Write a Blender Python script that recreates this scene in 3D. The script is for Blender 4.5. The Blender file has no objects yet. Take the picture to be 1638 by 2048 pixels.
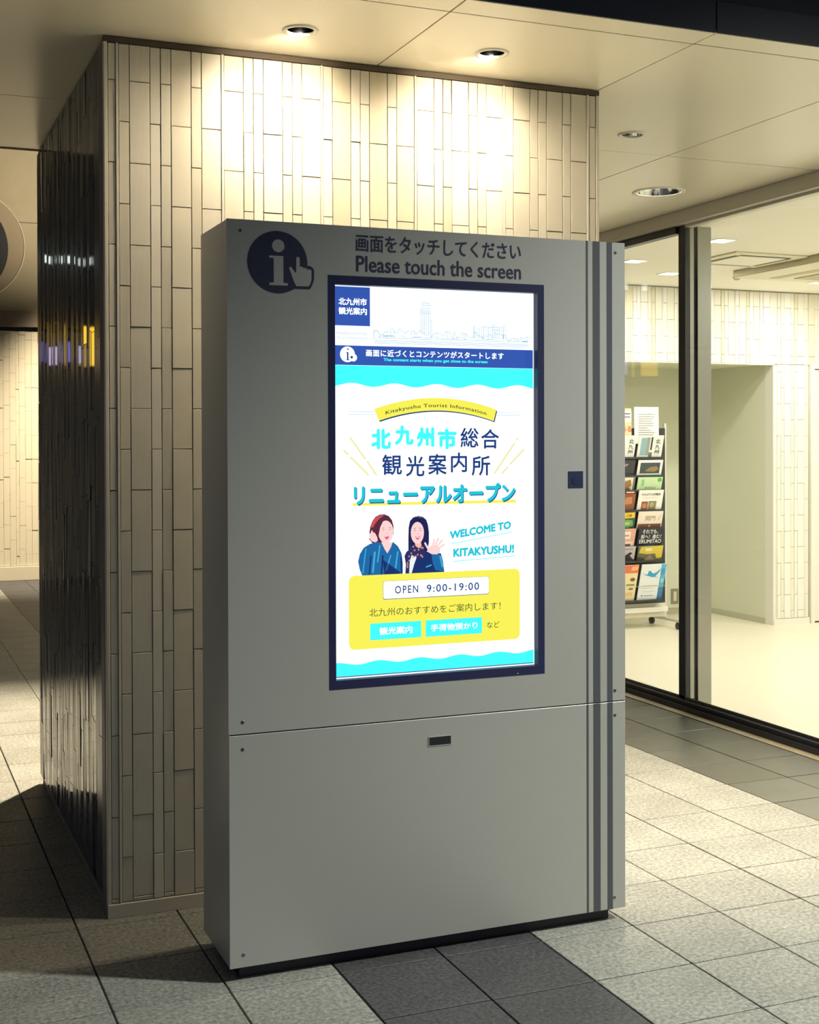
import bpy, bmesh, math, random
from mathutils import Vector, Matrix

# ------------------------------------------------------------------ camera
C = bpy.context.scene.collection
SC = bpy.context.scene
CAM = Vector((-0.9262, -3.6034, 1.5276))
YAW, PITCH, ROLL, F = 0.3891, -0.0097, -0.003, 2631.09
cd = bpy.data.cameras.new('camera'); cam = bpy.data.objects.new('camera', cd); C.objects.link(cam)
_f = Vector((math.sin(YAW)*math.cos(PITCH), math.cos(YAW)*math.cos(PITCH), math.sin(PITCH)))
_r = Vector((math.cos(YAW), -math.sin(YAW), 0)); _u = _r.cross(_f)
_r2 = _r*math.cos(ROLL)+_u*math.sin(ROLL); _u2 = -_r*math.sin(ROLL)+_u*math.cos(ROLL)
m = Matrix((_r2, _u2, -_f)).transposed().to_4x4(); m.translation = CAM
cam.matrix_world = m
cd.sensor_fit = 'VERTICAL'; cd.sensor_height = 24.0; cd.lens = F*24.0/2048
cd.shift_y = (906.1-1024)/2048.0
cd.clip_start = 0.05; cd.clip_end = 200
SC.camera = cam

# ------------------------------------------------------------------ world, view, outer light
w = bpy.data.worlds.new('night_sky'); SC.world = w; w.use_nodes = True
w.node_tree.nodes['Background'].inputs[0].default_value = (0.20, 0.27, 0.48, 1)
w.node_tree.nodes['Background'].inputs[1].default_value = 0.085
SC.view_settings.view_transform = 'Standard'; SC.view_settings.look = 'None'
SC.view_settings.exposure = 0.0; SC.view_settings.gamma = 1.0; SC.view_settings.use_curve_mapping = False
WARM = (1.0, 0.835, 0.60); NEUT = (1.0, 0.93, 0.78); COOL = (0.97, 1.0, 0.91)

def area(name, loc, target, sx, sy, power, col):
    l = bpy.data.lights.new(name, 'AREA'); l.shape = 'RECTANGLE'; l.size = sx; l.size_y = sy
    l.energy = power; l.color = col
    o = bpy.data.objects.new(name, l); C.objects.link(o); o.location = loc
    o.rotation_euler = (Vector(target)-Vector(loc)).to_track_quat('-Z', 'Y').to_euler()
    return o
def spot(name, loc, target, power, col, angle=150, blend=0.8, radius=0.03):
    l = bpy.data.lights.new(name, 'SPOT'); l.energy = power; l.color = col
    l.spot_size = math.radians(angle); l.spot_blend = blend; l.shadow_soft_size = radius
    o = bpy.data.objects.new(name, l); C.objects.link(o); o.location = loc
    o.rotation_euler = (Vector(target)-Vector(loc)).to_track_quat('-Z', 'Y').to_euler()
    return o
# street lamp by the viewer, and two added fill lights out of view
spot('street_lamp_light', (3.3, -1.9, 4.3), (1.3, -.7, 0), 1050, COOL, 67, 1.0, 0.12)
area('front_fill_light', (8.0, -6.5, 2.2), (0.8, 0, 0.9), 6, 2.2, 44, COOL)  # unseen soft fill, added to brighten the kiosk front
area('left_fill_light', (-8.5, -3.5, 3.0), (-.2, 1.0, 1.0), 6, 3, 26, (.72, .84, 1.0))  # unseen bluish fill, added to lift the dark pillar side
# hall lights behind the pillar, high up
spot('hall_light', (0.85, 3.9, 4.9), (-0.35, 3.3, 0), 3200, WARM, 44, 0.9, 0.06)
spot('hall_wall_light', (1.7, 9.9, 4.9), (1.1, 11.4, 0.0), 3000, WARM, 50, 1.0, 0.08)
spot('hall_upper_light', (2.2, 8.0, 3.0), (1.0, 11.4, 4.9), 800, WARM, 60, 1.0, 0.1)

# ------------------------------------------------------------------ materials
def srgb(r, g, b):
    f = lambda c: (c/255/12.92) if c/255 <= 0.04045 else ((c/255+0.055)/1.055)**2.4
    return (f(r), f(g), f(b), 1)
def mat(name, col, rough=0.5, metal=0.0, spec=0.5, bump=0.0, bscale=60, var=0.0, coat=0.0):
    m = bpy.data.materials.new(name); m.use_nodes = True; nt = m.node_tree; b = nt.nodes['Principled BSDF']
    b.inputs['Base Color'].default_value = col if len(col) == 4 else (*col, 1)
    b.inputs['Roughness'].default_value = rough; b.inputs['Metallic'].default_value = metal
    b.inputs['Specular IOR Level'].default_value = spec; b.inputs['Coat Weight'].default_value = coat
    if var or bump:
        tc = nt.nodes.new('ShaderNodeTexCoord'); n = nt.nodes.new('ShaderNodeTexNoise'); n.inputs['Scale'].default_value = bscale
        n.inputs['Detail'].default_value = 4
        nt.links.new(tc.outputs['Object'], n.inputs['Vector'])
        if var:
            mx = nt.nodes.new('ShaderNodeMix'); mx.data_type = 'RGBA'; mx.blend_type = 'MULTIPLY'
            mx.inputs[0].default_value = 1; mx.inputs[6].default_value = b.inputs['Base Color'].default_value
            cr = nt.nodes.new('ShaderNodeValToRGB'); cr.color_ramp.elements[0].color = (1-var, 1-var, 1-var, 1); cr.color_ramp.elements[1].color = (1, 1, 1, 1)
            cr.color_ramp.elements[0].position = .3; cr.color_ramp.elements[1].position = .7
            nt.links.new(n.outputs['Fac'], cr.inputs[0]); nt.links.new(cr.outputs[0], mx.inputs[7]); nt.links.new(mx.outputs[2], b.inputs['Base Color'])
        if bump:
            bp = nt.nodes.new('ShaderNodeBump'); bp.inputs['Strength'].default_value = bump; bp.inputs['Distance'].default_value = 0.002
            nt.links.new(n.outputs['Fac'], bp.inputs['Height']); nt.links.new(bp.outputs[0], b.inputs['Normal'])
    return m
def granite(name, base, spread, rough=0.6, scale=75):
    """speckled stone, with a slow stain and a per-slab tone"""
    m = bpy.data.materials.new(name); m.use_nodes = True; nt = m.node_tree; N = nt.nodes; L = nt.links; b = N['Principled BSDF']
    tc = N.new('ShaderNodeTexCoord'); geo = N.new('ShaderNodeNewGeometry')
    n1 = N.new('ShaderNodeTexNoise'); n1.inputs['Scale'].default_value = scale; n1.inputs['Detail'].default_value = 6; n1.inputs['Roughness'].default_value = .75
    n2 = N.new('ShaderNodeTexNoise'); n2.inputs['Scale'].default_value = 5; n2.inputs['Detail'].default_value = 3
    L.new(geo.outputs['Position'], n1.inputs['Vector']); L.new(geo.outputs['Position'], n2.inputs['Vector'])
    cr = N.new('ShaderNodeValToRGB'); e = cr.color_ramp.elements
    e[0].position = .38; e[1].position = .63
    e[0].color = tuple(c*(1-spread) for c in base)+(1,); e[1].color = tuple(min(1, c*(1+spread)) for c in base)+(1,)
    L.new(n1.outputs['Fac'], cr.inputs[0])
    mr = N.new('ShaderNodeMapRange'); mr.inputs[1].default_value = .3; mr.inputs[2].default_value = .7; mr.inputs[3].default_value = .88; mr.inputs[4].default_value = 1.08
    L.new(n2.outputs['Fac'], mr.inputs[0])
    oi = N.new('ShaderNodeObjectInfo'); mr2 = N.new('ShaderNodeMapRange'); mr2.inputs[3].default_value = .92; mr2.inputs[4].default_value = 1.06
    L.new(oi.outputs['Random'], mr2.inputs[0])
    mm = N.new('ShaderNodeMath'); mm.operation = 'MULTIPLY'; L.new(mr.outputs[0], mm.inputs[0]); L.new(mr2.outputs[0], mm.inputs[1])
    vm = N.new('ShaderNodeVectorMath'); vm.operation = 'SCALE'; L.new(cr.outputs[0], vm.inputs[0]); L.new(mm.outputs[0], vm.inputs[3])
    L.new(vm.outputs[0], b.inputs['Base Color']); b.inputs['Roughness'].default_value = rough
    bp = N.new('ShaderNodeBump'); bp.inputs['Strength'].default_value = .25; bp.inputs['Distance'].default_value = .002
    L.new(n1.outputs['Fac'], bp.inputs['Height']); L.new(bp.outputs[0], b.inputs['Normal'])
    return m
def emit(name, col, s=1.0):
    m = bpy.data.materials.new(name); m.use_nodes = True; b = m.node_tree.nodes['Principled BSDF']
    b.inputs['Base Color'].default_value = (0.01, 0.01, 0.01, 1); b.inputs['Roughness'].default_value = 1; b.inputs['Specular IOR Level'].default_value = 0
    b.inputs['Emission Color'].default_value = col if len(col) == 4 else (*col, 1); b.inputs['Emission Strength'].default_value = s
    return m
def glass(name, tint=(0.965, 0.975, 0.955)):
    m = bpy.data.materials.new(name); m.use_nodes = True; nt = m.node_tree; nt.nodes.clear()
    o = nt.nodes.new('ShaderNodeOutputMaterial'); t = nt.nodes.new('ShaderNodeBsdfTransparent'); t.inputs[0].default_value = (*tint, 1)
    g = nt.nodes.new('ShaderNodeBsdfGlossy'); g.inputs['Roughness'].default_value = 0.02
    lw = nt.nodes.new('ShaderNodeLayerWeight'); lw.inputs[0].default_value = .5
    pw = nt.nodes.new('ShaderNodeMath'); pw.operation = 'POWER'; pw.inputs[1].default_value = 4; nt.links.new(lw.outputs['Facing'], pw.inputs[0])
    fr = nt.nodes.new('ShaderNodeMath'); fr.operation = 'MULTIPLY_ADD'; fr.inputs[1].default_value = .8; fr.inputs[2].default_value = .03; nt.links.new(pw.outputs[0], fr.inputs[0])
    mx = nt.nodes.new('ShaderNodeMixShader')
    nt.links.new(fr.outputs[0], mx.inputs[0]); nt.links.new(t.outputs[0], mx.inputs[1]); nt.links.new(g.outputs[0], mx.inputs[2]); nt.links.new(mx.outputs[0], o.inputs[0])
    return m
def tile_mat(name, col, rough=.42, ribs=False):
    m = mat(name, col, rough, var=.05, bscale=9)
    nt = m.node_tree; b = nt.nodes['Principled BSDF']
    if ribs:
        g = nt.nodes.new('ShaderNodeNewGeometry'); wv = nt.nodes.new('ShaderNodeTexWave'); wv.inputs['Scale'].default_value = 90
        wv.bands_direction = 'X'; nt.links.new(g.outputs['Position'], wv.inputs['Vector'])
        bp = nt.nodes.new('ShaderNodeBump'); bp.inputs['Strength'].default_value = .35; bp.inputs['Distance'].default_value = .001
        nt.links.new(wv.outputs['Fac'], bp.inputs['Height']); nt.links.new(bp.outputs[0], b.inputs['Normal'])
    return m

TILES = [tile_mat('cream_tile', (.74, .70, .585)), tile_mat('pale_tile', (.80, .765, .67)),
         tile_mat('sand_tile', (.70, .645, .50), ribs=True), tile_mat('ivory_tile', (.77, .735, .625), ribs=True)]
M = dict(
    grout=mat('grout', (.30, .26, .18), .9), glaze=mat('shaded_satin_tile', (.10, .10, .13), .24, var=.2, bscale=14, spec=.35),
    glaze2=mat('shaded_glazed_tile', (.03, .04, .07), .055, spec=.5),  # both side tiles: navy base paints in the shade of the pillar sides
    dark=mat('dark_slot', (.012, .013, .022), .5), black=mat('black_bezel', (.020, .024, .085), .35),
    kiosk=mat('silver_paint', (.52, .525, .495), .38, .3, var=.04, bscale=250), stripe=mat('grey_stripe', (.085, .092, .105), .4),
    navy=mat('navy_print', (.02, .026, .07), .55), screw=mat('screw_metal', (.30, .30, .32), .3, .9),
    ceilp=mat('ceiling_panel', (.90, .83, .655), .26, 0.0, bump=.05, bscale=6), slab=mat('dark_slab', (.03, .033, .04), .8),
    fascia=mat('fascia_metal', (.022, .028, .04), .5), steel=mat('brushed_steel', (.33, .34, .32), .24, 1.0, bump=.1, bscale=30),
    header=mat('header_metal', (.66, .63, .54), .4, .1), frame=mat('dark_frame', (.02, .022, .03), .35),
    white=mat('white_paint', (.82, .80, .72), .5), cream=mat('cream_paint', (.78, .74, .60), .55), olive=mat('alcove_paint', (.74, .755, .60), .6, var=.03, bscale=3),
    intceil=mat('interior_ceiling_paint', (.92, .895, .80), .7), intfloor=mat('interior_floor', (.80, .745, .60), .33, var=.03, bscale=12),
    chrome=mat('reflector_chrome', (.75, .77, .78), .12, 1.0), darkrefl=mat('dark_reflector', (.10, .11, .12), .12, 1.0), rim=mat('light_rim', (.86, .83, .74), .4),
    lamp=emit('lamp_glow', (1, .92, .75), 12), squarelamp=emit('square_lamp_glow', (1, .97, .88), 6),
    rackm=mat('rack_steel', (.70, .70, .63), .35, .3), rackb=mat('rack_black', (.035, .04, .042), .5), rubber=mat('caster_rubber', (.015, .017, .025), .45),
    outlet=mat('outlet_plate', (.30, .27, .19), .5), outleti=mat('outlet_insert', (.72, .67, .48), .5),
    mirrorw=mat('white_board', (.88, .87, .82), .5), glass=glass('clear_glass'), acm=mat('ac_plastic', (.80, .75, .58), .5), actan=mat('ac_grille', (.55, .50, .33), .6),
    wallup=mat('hall_plaster', (.44, .39, .27), .7, var=.12, bscale=4), halltile=mat('hall_tile', (.68, .63, .49), .5), brownf=mat('hall_trim', (.27, .22, .17), .6),
    led=emit('green_led', (.05, .8, .2), 1.2),
)
G_LIGHT = granite('light_granite', (.29, .29, .26), .42)
G_DARK = granite('dark_granite', (.062, .062, .066), .5)
G_GREY = granite('grey_granite', (.085, .088, .072), .07, .36, 40)
G_TAN = granite('tan_edge_stone', (.34, .29, .19), .2)

# ------------------------------------------------------------------ mesh helpers
def link(name, me, m, parent=None, kind=None):
    o = bpy.data.objects.new(name, me); C.objects.link(o)
    if m is not None:
        for mm in (m if isinstance(m, (list, tuple)) else [m]): me.materials.append(mm)
    if parent: o.parent = parent
    if kind: o['kind'] = kind
    return o
def obj(name, bm, m, parent=None, kind=None):
    me = bpy.data.meshes.new(name); bm.normal_update(); bm.to_mesh(me); bm.free()
    return link(name, me, m, parent, kind)
def empty(name, loc=(0, 0, 0), rz=0):
    o = bpy.data.objects.new(name, None); C.objects.link(o); o.location = loc; o.rotation_euler = (0, 0, rz); o.empty_display_size = .05
    return o
def tag(o, label, cat, group=None):
    o['label'] = label; o['category'] = cat
    if group: o['group'] = group
    return o
def struct(o):
    o['kind'] = 'structure'; return o
def box(bm, a, b, bev=0, mi=0):
    (x0, y0, z0), (x1, y1, z1) = a, b
    v = [bm.verts.new((x, y, z)) for x in (x0, x1) for y in (y0, y1) for z in (z0, z1)]
    fs = [bm.faces.new([v[i] for i in q]) for q in ((0, 1, 3, 2), (4, 6, 7, 5), (0, 4, 5, 1), (2, 3, 7, 6), (0, 2, 6, 4), (1, 5, 7, 3))]
    for f in fs: f.material_index = mi
    if bev:
        es = list({e for f in fs for e in f.edges})
        bmesh.ops.bevel(bm, geom=es, offset=bev, segments=1, affect='EDGES', clamp_overlap=True)
    return bm
def mbox(name, a, b, m, parent=None, bev=0, kind=None):
    bm = bmesh.new(); box(bm, a, b, bev); return obj(name, bm, m, parent, kind)
def cyl(bm, c, r, h, axis='Z', seg=24, r2=None, caps=True):
    """solid from centre c, height h along axis starting at c"""
    r2 = r if r2 is None else r2
    def P(a, rr, t):
        x, y = math.cos(a)*rr, math.sin(a)*rr
        return {'Z': (c[0]+x, c[1]+y, c[2]+t), 'Y': (c[0]+x, c[1]+t, c[2]+y), 'X': (c[0]+t, c[1]+x, c[2]+y)}[axis]
    A = [bm.verts.new(P(2*math.pi*i/seg, r, 0)) for i in range(seg)]
    B = [bm.verts.new(P(2*math.pi*i/seg, r2, h)) for i in range(seg)]
    for i in range(seg):
        f = bm.faces.new((A[i], A[(i+1) % seg], B[(i+1) % seg], B[i])); f.smooth = True
    if caps: bm.faces.new(A[::-1]); bm.faces.new(B)
    return bm
def lathe(bm, c, prof, seg=40):
    rings = [[bm.verts.new((c[0]+math.cos(2*math.pi*i/seg)*r, c[1]+math.sin(2*math.pi*i/seg)*r, c[2]+z)) for i in range(seg)] for r, z in prof]
    for a, b in zip(rings, rings[1:]):
        for i in range(seg):
            f = bm.faces.new((a[i], a[(i+1) % seg], b[(i+1) % seg], b[i])); f.smooth = True
    return bm
def tube(bm, p, q, r, seg=12):
    p, q = Vector(p), Vector(q); d = (q-p); L = d.length; q4 = d.to_track_quat('Z', 'Y').to_matrix().to_4x4(); q4.translation = p
    A = [bm.verts.new(q4 @ Vector((math.cos(2*math.pi*i/seg)*r, math.sin(2*math.pi*i/seg)*r, 0))) for i in range(seg)]
    B = [bm.verts.new(q4 @ Vector((math.cos(2*math.pi*i/seg)*r, math.sin(2*math.pi*i/seg)*r, L))) for i in range(seg)]
    for i in range(seg): bm.faces.new((A[i], A[(i+1) % seg], B[(i+1) % seg], B[i])).smooth = True
    bm.faces.new(A[::-1]); bm.faces.new(B); return bm

# flat print: everything below lies on a vertical sheet facing -Y, coordinates (x, z)
def poly(bm, pts, y, th=0.0, tf=None):
    pts = [tf(p) for p in pts] if tf else pts
    vs = [bm.verts.new((p[0], y, p[1])) for p in pts]
    f = bm.faces.new(vs); f.normal_update()
    if f.normal.y > 0: f.normal_flip()
    return f
def flat(name, polys, y, m, parent, tf=None):
    bm = bmesh.new()
    for pts in polys: poly(bm, pts, y, tf=tf)
    bmesh.ops.triangulate(bm, faces=bm.faces[:])
    return obj(name, bm, m, parent)
def disc(cx, cz, r, n=32, rz=None):
    rz = r if rz is None else rz
    return [(cx+math.cos(2*math.pi*i/n)*r, cz+math.sin(2*math.pi*i/n)*rz) for i in range(n)]
def rrect(x0, z0, x1, z1, r, n=5):
    out = []
    for cx, cz, a0 in ((x1-r, z1-r, 0), (x0+r, z1-r, 90), (x0+r, z0+r, 180), (x1-r, z0+r, 270)):
        for i in range(n+1):
            a = math.radians(a0+90*i/n); out.append((cx+math.cos(a)*r, cz+math.sin(a)*r))
    return out
def seg(p, q, w):
    dx, dz = q[0]-p[0], q[1]-p[1]; L = math.hypot(dx, dz) or 1; nx, nz = -dz/L*w/2, dx/L*w/2
    return [(p[0]+nx, p[1]+nz), (q[0]+nx, q[1]+nz), (q[0]-nx, q[1]-nz), (p[0]-nx, p[1]-nz)]
_dg = None
def text_bm(s, offset=0.0, spacing=1.0):
    cu = bpy.data.curves.new('t', 'FONT'); cu.body = s; cu.size = 1.0; cu.offset = offset; cu.space_character = spacing; cu.resolution_u = 3
    cu.fill_mode = 'FRONT'
    o = bpy.data.objects.new('t', cu); C.objects.link(o)
    dg = bpy.context.evaluated_depsgraph_get(); dg.update()
    me = bpy.data.meshes.new_from_object(o.evaluated_get(dg))
    bm = bmesh.new(); bm.from_mesh(me)
    bpy.data.objects.remove(o); bpy.data.curves.remove(cu); bpy.data.meshes.remove(me)
    return bm
def text(name, s, x0, x1, z0, z1, y, m, parent, offset=0.0, spacing=1.0, tf=None, skew=(0, 0), arc=None):
    """lettering stretched to fill the box x0..x1, z0..z1 of the sheet y"""
    bm = text_bm(s, 0 if offset > .01 else offset, spacing)
    if offset > .01:                                     # heavier strokes: the glyphs repeated, slightly shifted
        src = bm; bm = bmesh.new(); me_ = bpy.data.meshes.new('b'); src.to_mesh(me_); src.free()
        for k_, (dx_, dy_) in enumerate(((0, 0), (1, .3), (-1, -.3), (.3, 1), (-.3, -1), (.7, -.7), (-.7, .7))):
            n_ = len(bm.verts); bm.from_mesh(me_); bm.verts.ensure_lookup_table()
            for v in bm.verts[n_:]: v.co.x += dx_*offset; v.co.y += dy_*offset; v.co.z = k_
        bpy.data.meshes.remove(me_)
    xs = [v.co.x for v in bm.verts]; ys = [v.co.y for v in bm.verts]
    a, b, c, d = min(xs), max(xs), min(ys), max(ys)
    for v in bm.verts:
        u = (v.co.x-a)/(b-a); t = (v.co.y-c)/(d-c)
        x = x0+u*(x1-x0); z = z0+t*(z1-z0)+u*skew[0]
        if arc: z += arc*(1-(2*u-1)**2)
        if tf: x, z = tf((x, z))
        v.co = (x, y-v.co.z*.00002, z)
    for f in bm.faces:
        f.normal_update()
        if f.normal.y > 0: f.normal_flip()
    return obj(name, bm, m, parent)

# ------------------------------------------------------------------ the setting: floor
rnd = random.Random(7)
PX, PY, PT = 0.312, -0.054, 0.3235
PILX0, PILX1, PILY0, PILY1 = -0.233, 1.575, 0.643, 2.45
floor = struct(mbox('floor', (-9, -9, -.12), (3.40, 11.6, -.014), mat('paving_joint', (.03, .03, .03), .9)))
def slab_bm(x, y, s):
    bm = bmesh.new(); g = .0018
    box(bm, (x+g, y+g, -.03), (x+s-g, y+s-g, 0), .0015); return bm
tile_me = {}
stuff_cols = {'l': bmesh.new(), 'd': bmesh.new(), 'g': bmesh.new()}
for i in range(-28, 9):
    for j in range(-27, 36):
        x, y = PX+i*PT, PY+j*PT
        if y > 11.3: continue
        if x > PILX0+.01 and x+PT < PILX1-.01 and y > PILY0 and y+PT < PILY1: continue
        k = 'd' if i in (0, 1) else ('g' if i >= 7 else 'l')
        if -5 <= i and -4 <= j <= 11 and not (i < -3 and j > 8):
            if k not in tile_me:
                bm = bmesh.new(); g = .0027; box(bm, (g, g, -.03), (PT-g, PT-g, 0), .0015)
                me = bpy.data.meshes.new('paving_tile'); bm.to_mesh(me); bm.free(); me.materials.append({'l': G_LIGHT, 'd': G_DARK, 'g': G_GREY}[k]); tile_me[k] = me
            o = bpy.data.objects.new('paving_tile', tile_me[k]); C.objects.link(o); o.location = (x, y, rnd.uniform(-.0006, .0006)); o.parent = floor
        else:
            box(stuff_cols[k], (x+.0018, y+.0018, -.03), (x+PT-.0018, y+PT-.0018, 0))
for k, bm in stuff_cols.items():
    obj('paving_field', bm, {'l': G_LIGHT, 'd': G_DARK, 'g': G_GREY}[k], floor, 'stuff')

# ------------------------------------------------------------------ tiled walls (vertical tiles in alternating columns)
TH = 0.262
NW, WW, RIDGE, PER = 0.034, 0.0662, 0.0089, 0.3435
def columns(x, x1, first):
    """yields (x, width, phase); two column orders alternate"""
    t = first
    while x < x1-1e-4:
        ws, ph = ((NW, WW, NW, NW, WW, NW, WW), 'BABABAB') if t == 0 else ((WW, NW, NW, WW, NW, NW, WW), 'ABABABA')
        cx = x
        for w_, p_ in zip(ws, ph):
            if cx+w_ > x1+1e-4: return
            yield cx, w_, p_; cx += w_
        x += PER; t = 1-t
def tile_wall(parent, cols, zb, zt, zA, y, vis, swap=False, mats=TILES, seed=3, proud=.004, flip=False):
    r = random.Random(seed); rest = bmesh.new(); cache = {}
    for cx, w_, p_ in cols:
        colour = r.choices([0, 1, 2, 3], [5, 4, 1.6, 2])[0]
        z0 = zA if (p_ == 'A') != swap else zA-TH/2
        while z0 < zt: z0 += TH
        first = True
        while True:
            lo = z0-TH
            a, b = max(lo, zb), min(z0, zt)
            if b-a > .012:
                g = .0014; off = r.uniform(0, proud); tx = r.uniform(-.0013, .0013); tz = r.uniform(-.0010, .0010)
                def build(bm, ox, oz):
                    n0 = len(bm.verts); box(bm, (ox+g, y-off, oz+g), (ox+w_-g, y+.012, oz+(b-a)-g))
                    bm.verts.ensure_lookup_table()
                    for v in bm.verts[n0:]:
                        if v.co.y < y+.005:
                            v.co.y += tx*((v.co.x-ox)/w_-.5)*2 + tz*((v.co.z-oz)/(b-a)-.5)*2
                if vis(cx+w_/2, (a+b)/2):
                    key = (round(w_, 4), round(b-a, 3), colour, r.randrange(2) if abs(b-a-TH) < .002 else r.random())
                    if key not in cache:
                        bm = bmesh.new(); build(bm, 0, 0)
                        es = [e for e in bm.edges if all(v.co.y < y+.005 for v in e.verts)]
                        bmesh.ops.bevel(bm, geom=es, offset=.0008, segments=1, affect='EDGES')
                        me = bpy.data.meshes.new('tile'); bm.normal_update(); bm.to_mesh(me); bm.free(); me.materials.append(mats[colour]); cache[key] = me
                    o = bpy.data.objects.new('tile', cache[key]); C.objects.link(o); o.location = (cx, 0, a); o.parent = parent
                else:
                    n = len(rest.faces); build(rest, cx, a); rest.faces.ensure_lookup_table()
                    for f in rest.faces[n:]: f.material_index = colour
            z0 = lo
            if lo <= zb: break
    if len(rest.faces): obj('tile_field', rest, mats, parent, 'stuff')
    else: rest.free()

H = 2.819
pillar = struct(mbox('wall_pillar', (PILX0+.012, PILY0+.012, 0), (PILX1-.012, PILY1-.01, H-.002), M['grout']))
cols = [(-.2195, .0245, 'A')]+list(columns(-.1855, 1.5325, 0))+[(1.5335, .0275, 'A')]
tile_wall(pillar, cols, .047, 2.797, 2.680, PILY0, lambda x, z: x < .17 or z > 1.98, proud=.003)
# thin upstanding edge strips between the tile modules, corner trims, a dark strip painting the top shadow gap and skirting
for k in range(6):
    x = -.195+k*PER if k else -.195
    mbox('edge_strip', (x+.0006, PILY0-.0055, .047), (x+RIDGE-.0006, PILY0+.012, 2.797), TILES[1], pillar, .0008)
for a, b in ((PILX0, PILX0+.0125), (PILX1-.0125, PILX1)):
    mbox('corner_trim', (a, PILY0-.004, 0), (b, PILY0+.02, 2.80), TILES[0], pillar, .002)
mbox('skirting', (PILX0, PILY0-.008, 0), (PILX1, PILY0+.012, .045), TILES[0], pillar, .0015)
mbox('top_shadow_strip', (PILX0, PILY0-.004, 2.798), (PILX1, PILY0+.012, H-.003), mat('gap_shadow_paint', (.10, .075, .05), .7), pillar)
# glazed side faces: strips a few pixels wide, joined, each tipped a little differently; their shade is in the dark colour
def side_face(xf, sgn, name, parent, y0, y1):
    r = random.Random(11); bm = bmesh.new(); y = y0
    while y < y1-.02:
        w_ = min(r.choice((NW, WW, WW)), y1-y); z = -r.random()*TH; q = not getattr(r, 'q', False) if r.random() < .75 else r.random() < .5; r.q = q
        while z < H-.02:
            a, b = max(z, .045), min(z+TH, 2.80); n0 = len(bm.verts); nf = len(bm.faces)
            if b-a > .01:
                off = r.uniform(0, .0014); box(bm, (xf-.012 if sgn > 0 else xf, y+.001, a+.001), (xf if sgn > 0 else xf+.012, y+w_-.001, b-.001))
                bm.verts.ensure_lookup_table(); bm.faces.ensure_lookup_table(); t1 = r.gauss(0, .00022)*w_/NW; t2 = r.gauss(0, .0005)
                for v in bm.verts[n0:]:
                    if abs(v.co.x-xf) < .002: v.co.x += sgn*off + t1*((v.co.y-y)/w_-.5)*2+t2*((v.co.z-a)/(b-a)-.5)*2
                for f in bm.faces[nf:]: f.material_index = int(q)
            z += TH
        y += w_
    return obj(name, bm, [M['glaze'], M['glaze2']], parent, 'stuff')
side_face(PILX0+.002, -1, 'glazed_tile_field', pillar, PILY0+.085, PILY1)
mbox('corner_return', (PILX0-.002, PILY0+.021, 0), (PILX0+.012, PILY0+.083, 2.80), mat('corner_return_paint', (.20, .165, .15), .5), pillar, .002)
side_face(PILX1-.002, 1, 'glazed_tile_field', pillar, PILY0+.022, PILY1)

# ------------------------------------------------------------------ canopy ceiling
bm = bmesh.new(); box(bm, (-6, -.088, H+.16), (PILX1+.05, 2.425, H+.24)); box(bm, (PILX1+.05, -.088, H+.16), (3.42, 5.3, H+.24))
ceiling = struct(obj('ceiling', bm, M['slab']))
def panel_hole(x0, x1, y0, y1, c, r, z, th):
    bm = bmesh.new(); n = 48; rings = []
    for zz in (z, z+th):
        inner, outer = [], []
        for i in range(n):
            a = 2*math.pi*(i+.5)/n; dx, dy = math.cos(a), math.sin(a)
            t = min(((x1 if dx > 0 else x0)-c[0])/dx, ((y1 if dy > 0 else y0)-c[1])/dy)
            inner.append(bm.verts.new((c[0]+dx*r, c[1]+dy*r, zz))); outer.append(bm.verts.new((c[0]+dx*t, c[1]+dy*t, zz)))
        rings.append((inner, outer))
    corners = []
    for zi, (inner, outer) in enumerate(rings):
        for i in range(n):
            j = (i+1) % n; f = [inner[i], outer[i], outer[j], inner[j]]
            a, b = outer[i].co, outer[j].co
            if abs(a.x-b.x) > 1e-5 and abs(a.y-b.y) > 1e-5:
                cx = x1 if max(a.x, b.x) > c[0]+1e-6 and (abs(a.x-x1) < 1e-5 or abs(b.x-x1) < 1e-5) else x0
                cy = y1 if (abs(a.y-y1) < 1e-5 or abs(b.y-y1) < 1e-5) else y0
                k = bm.verts.new((cx, cy, a.z)); f = [inner[i], outer[i], k, outer[j], inner[j]]
            if zi == 0: f = f[::-1]
            bm.faces.new(f)
    (i0, o0), (i1, o1) = rings
    for i in range(n):
        j = (i+1) % n; bm.faces.new((i0[i], i0[j], i1[j], i1[i]))
    box(bm, (x0, y0, z+.0005), (x0+.001, y1, z+th)); box(bm, (x1-.001, y0, z+.0005), (x1, y1, z+th))
    box(bm, (x0, y0, z+.0005), (x1, y0+.001, z+th)); box(bm, (x0, y1-.001, z+.0005), (x1, y1, z+th))
    return bm
LIGHTS = [((.335, .366), .058, .042), ((1.003, .365), .058, .042), ((2.065, 1.203), .060, .044), ((2.89, 2.264), .138, .116)]
XE = [-5.92, -4.265, -2.61, -.955, .70, 1.572, 2.44, 3.31]; YE = [-.09, .03, 1.51, 2.70, 3.87, 5.24]
for x0, x1 in zip(XE, XE[1:]):
    for y0, y1 in zip(YE, YE[1:]):
        if x1 < 1.6:
            if y0 > 2.3: continue
            y1 = min(y1, 2.42)
        g = .0028; a = (x0+g, y0+(0 if y0 < 0 else g)); b = (x1-g, y1-g)
        L_ = [l for l in LIGHTS if x0 < l[0][0] < x1 and y0 < l[0][1] < y1]
        if L_: obj('ceiling_panel', panel_hole(a[0], b[0], a[1], b[1], L_[0][0], L_[0][2]+.004, H, .014), M['ceilp'], ceiling)
        else: mbox('ceiling_panel', (*a, H), (*b, H+.014), M['ceilp'], ceiling, .001)
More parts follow.
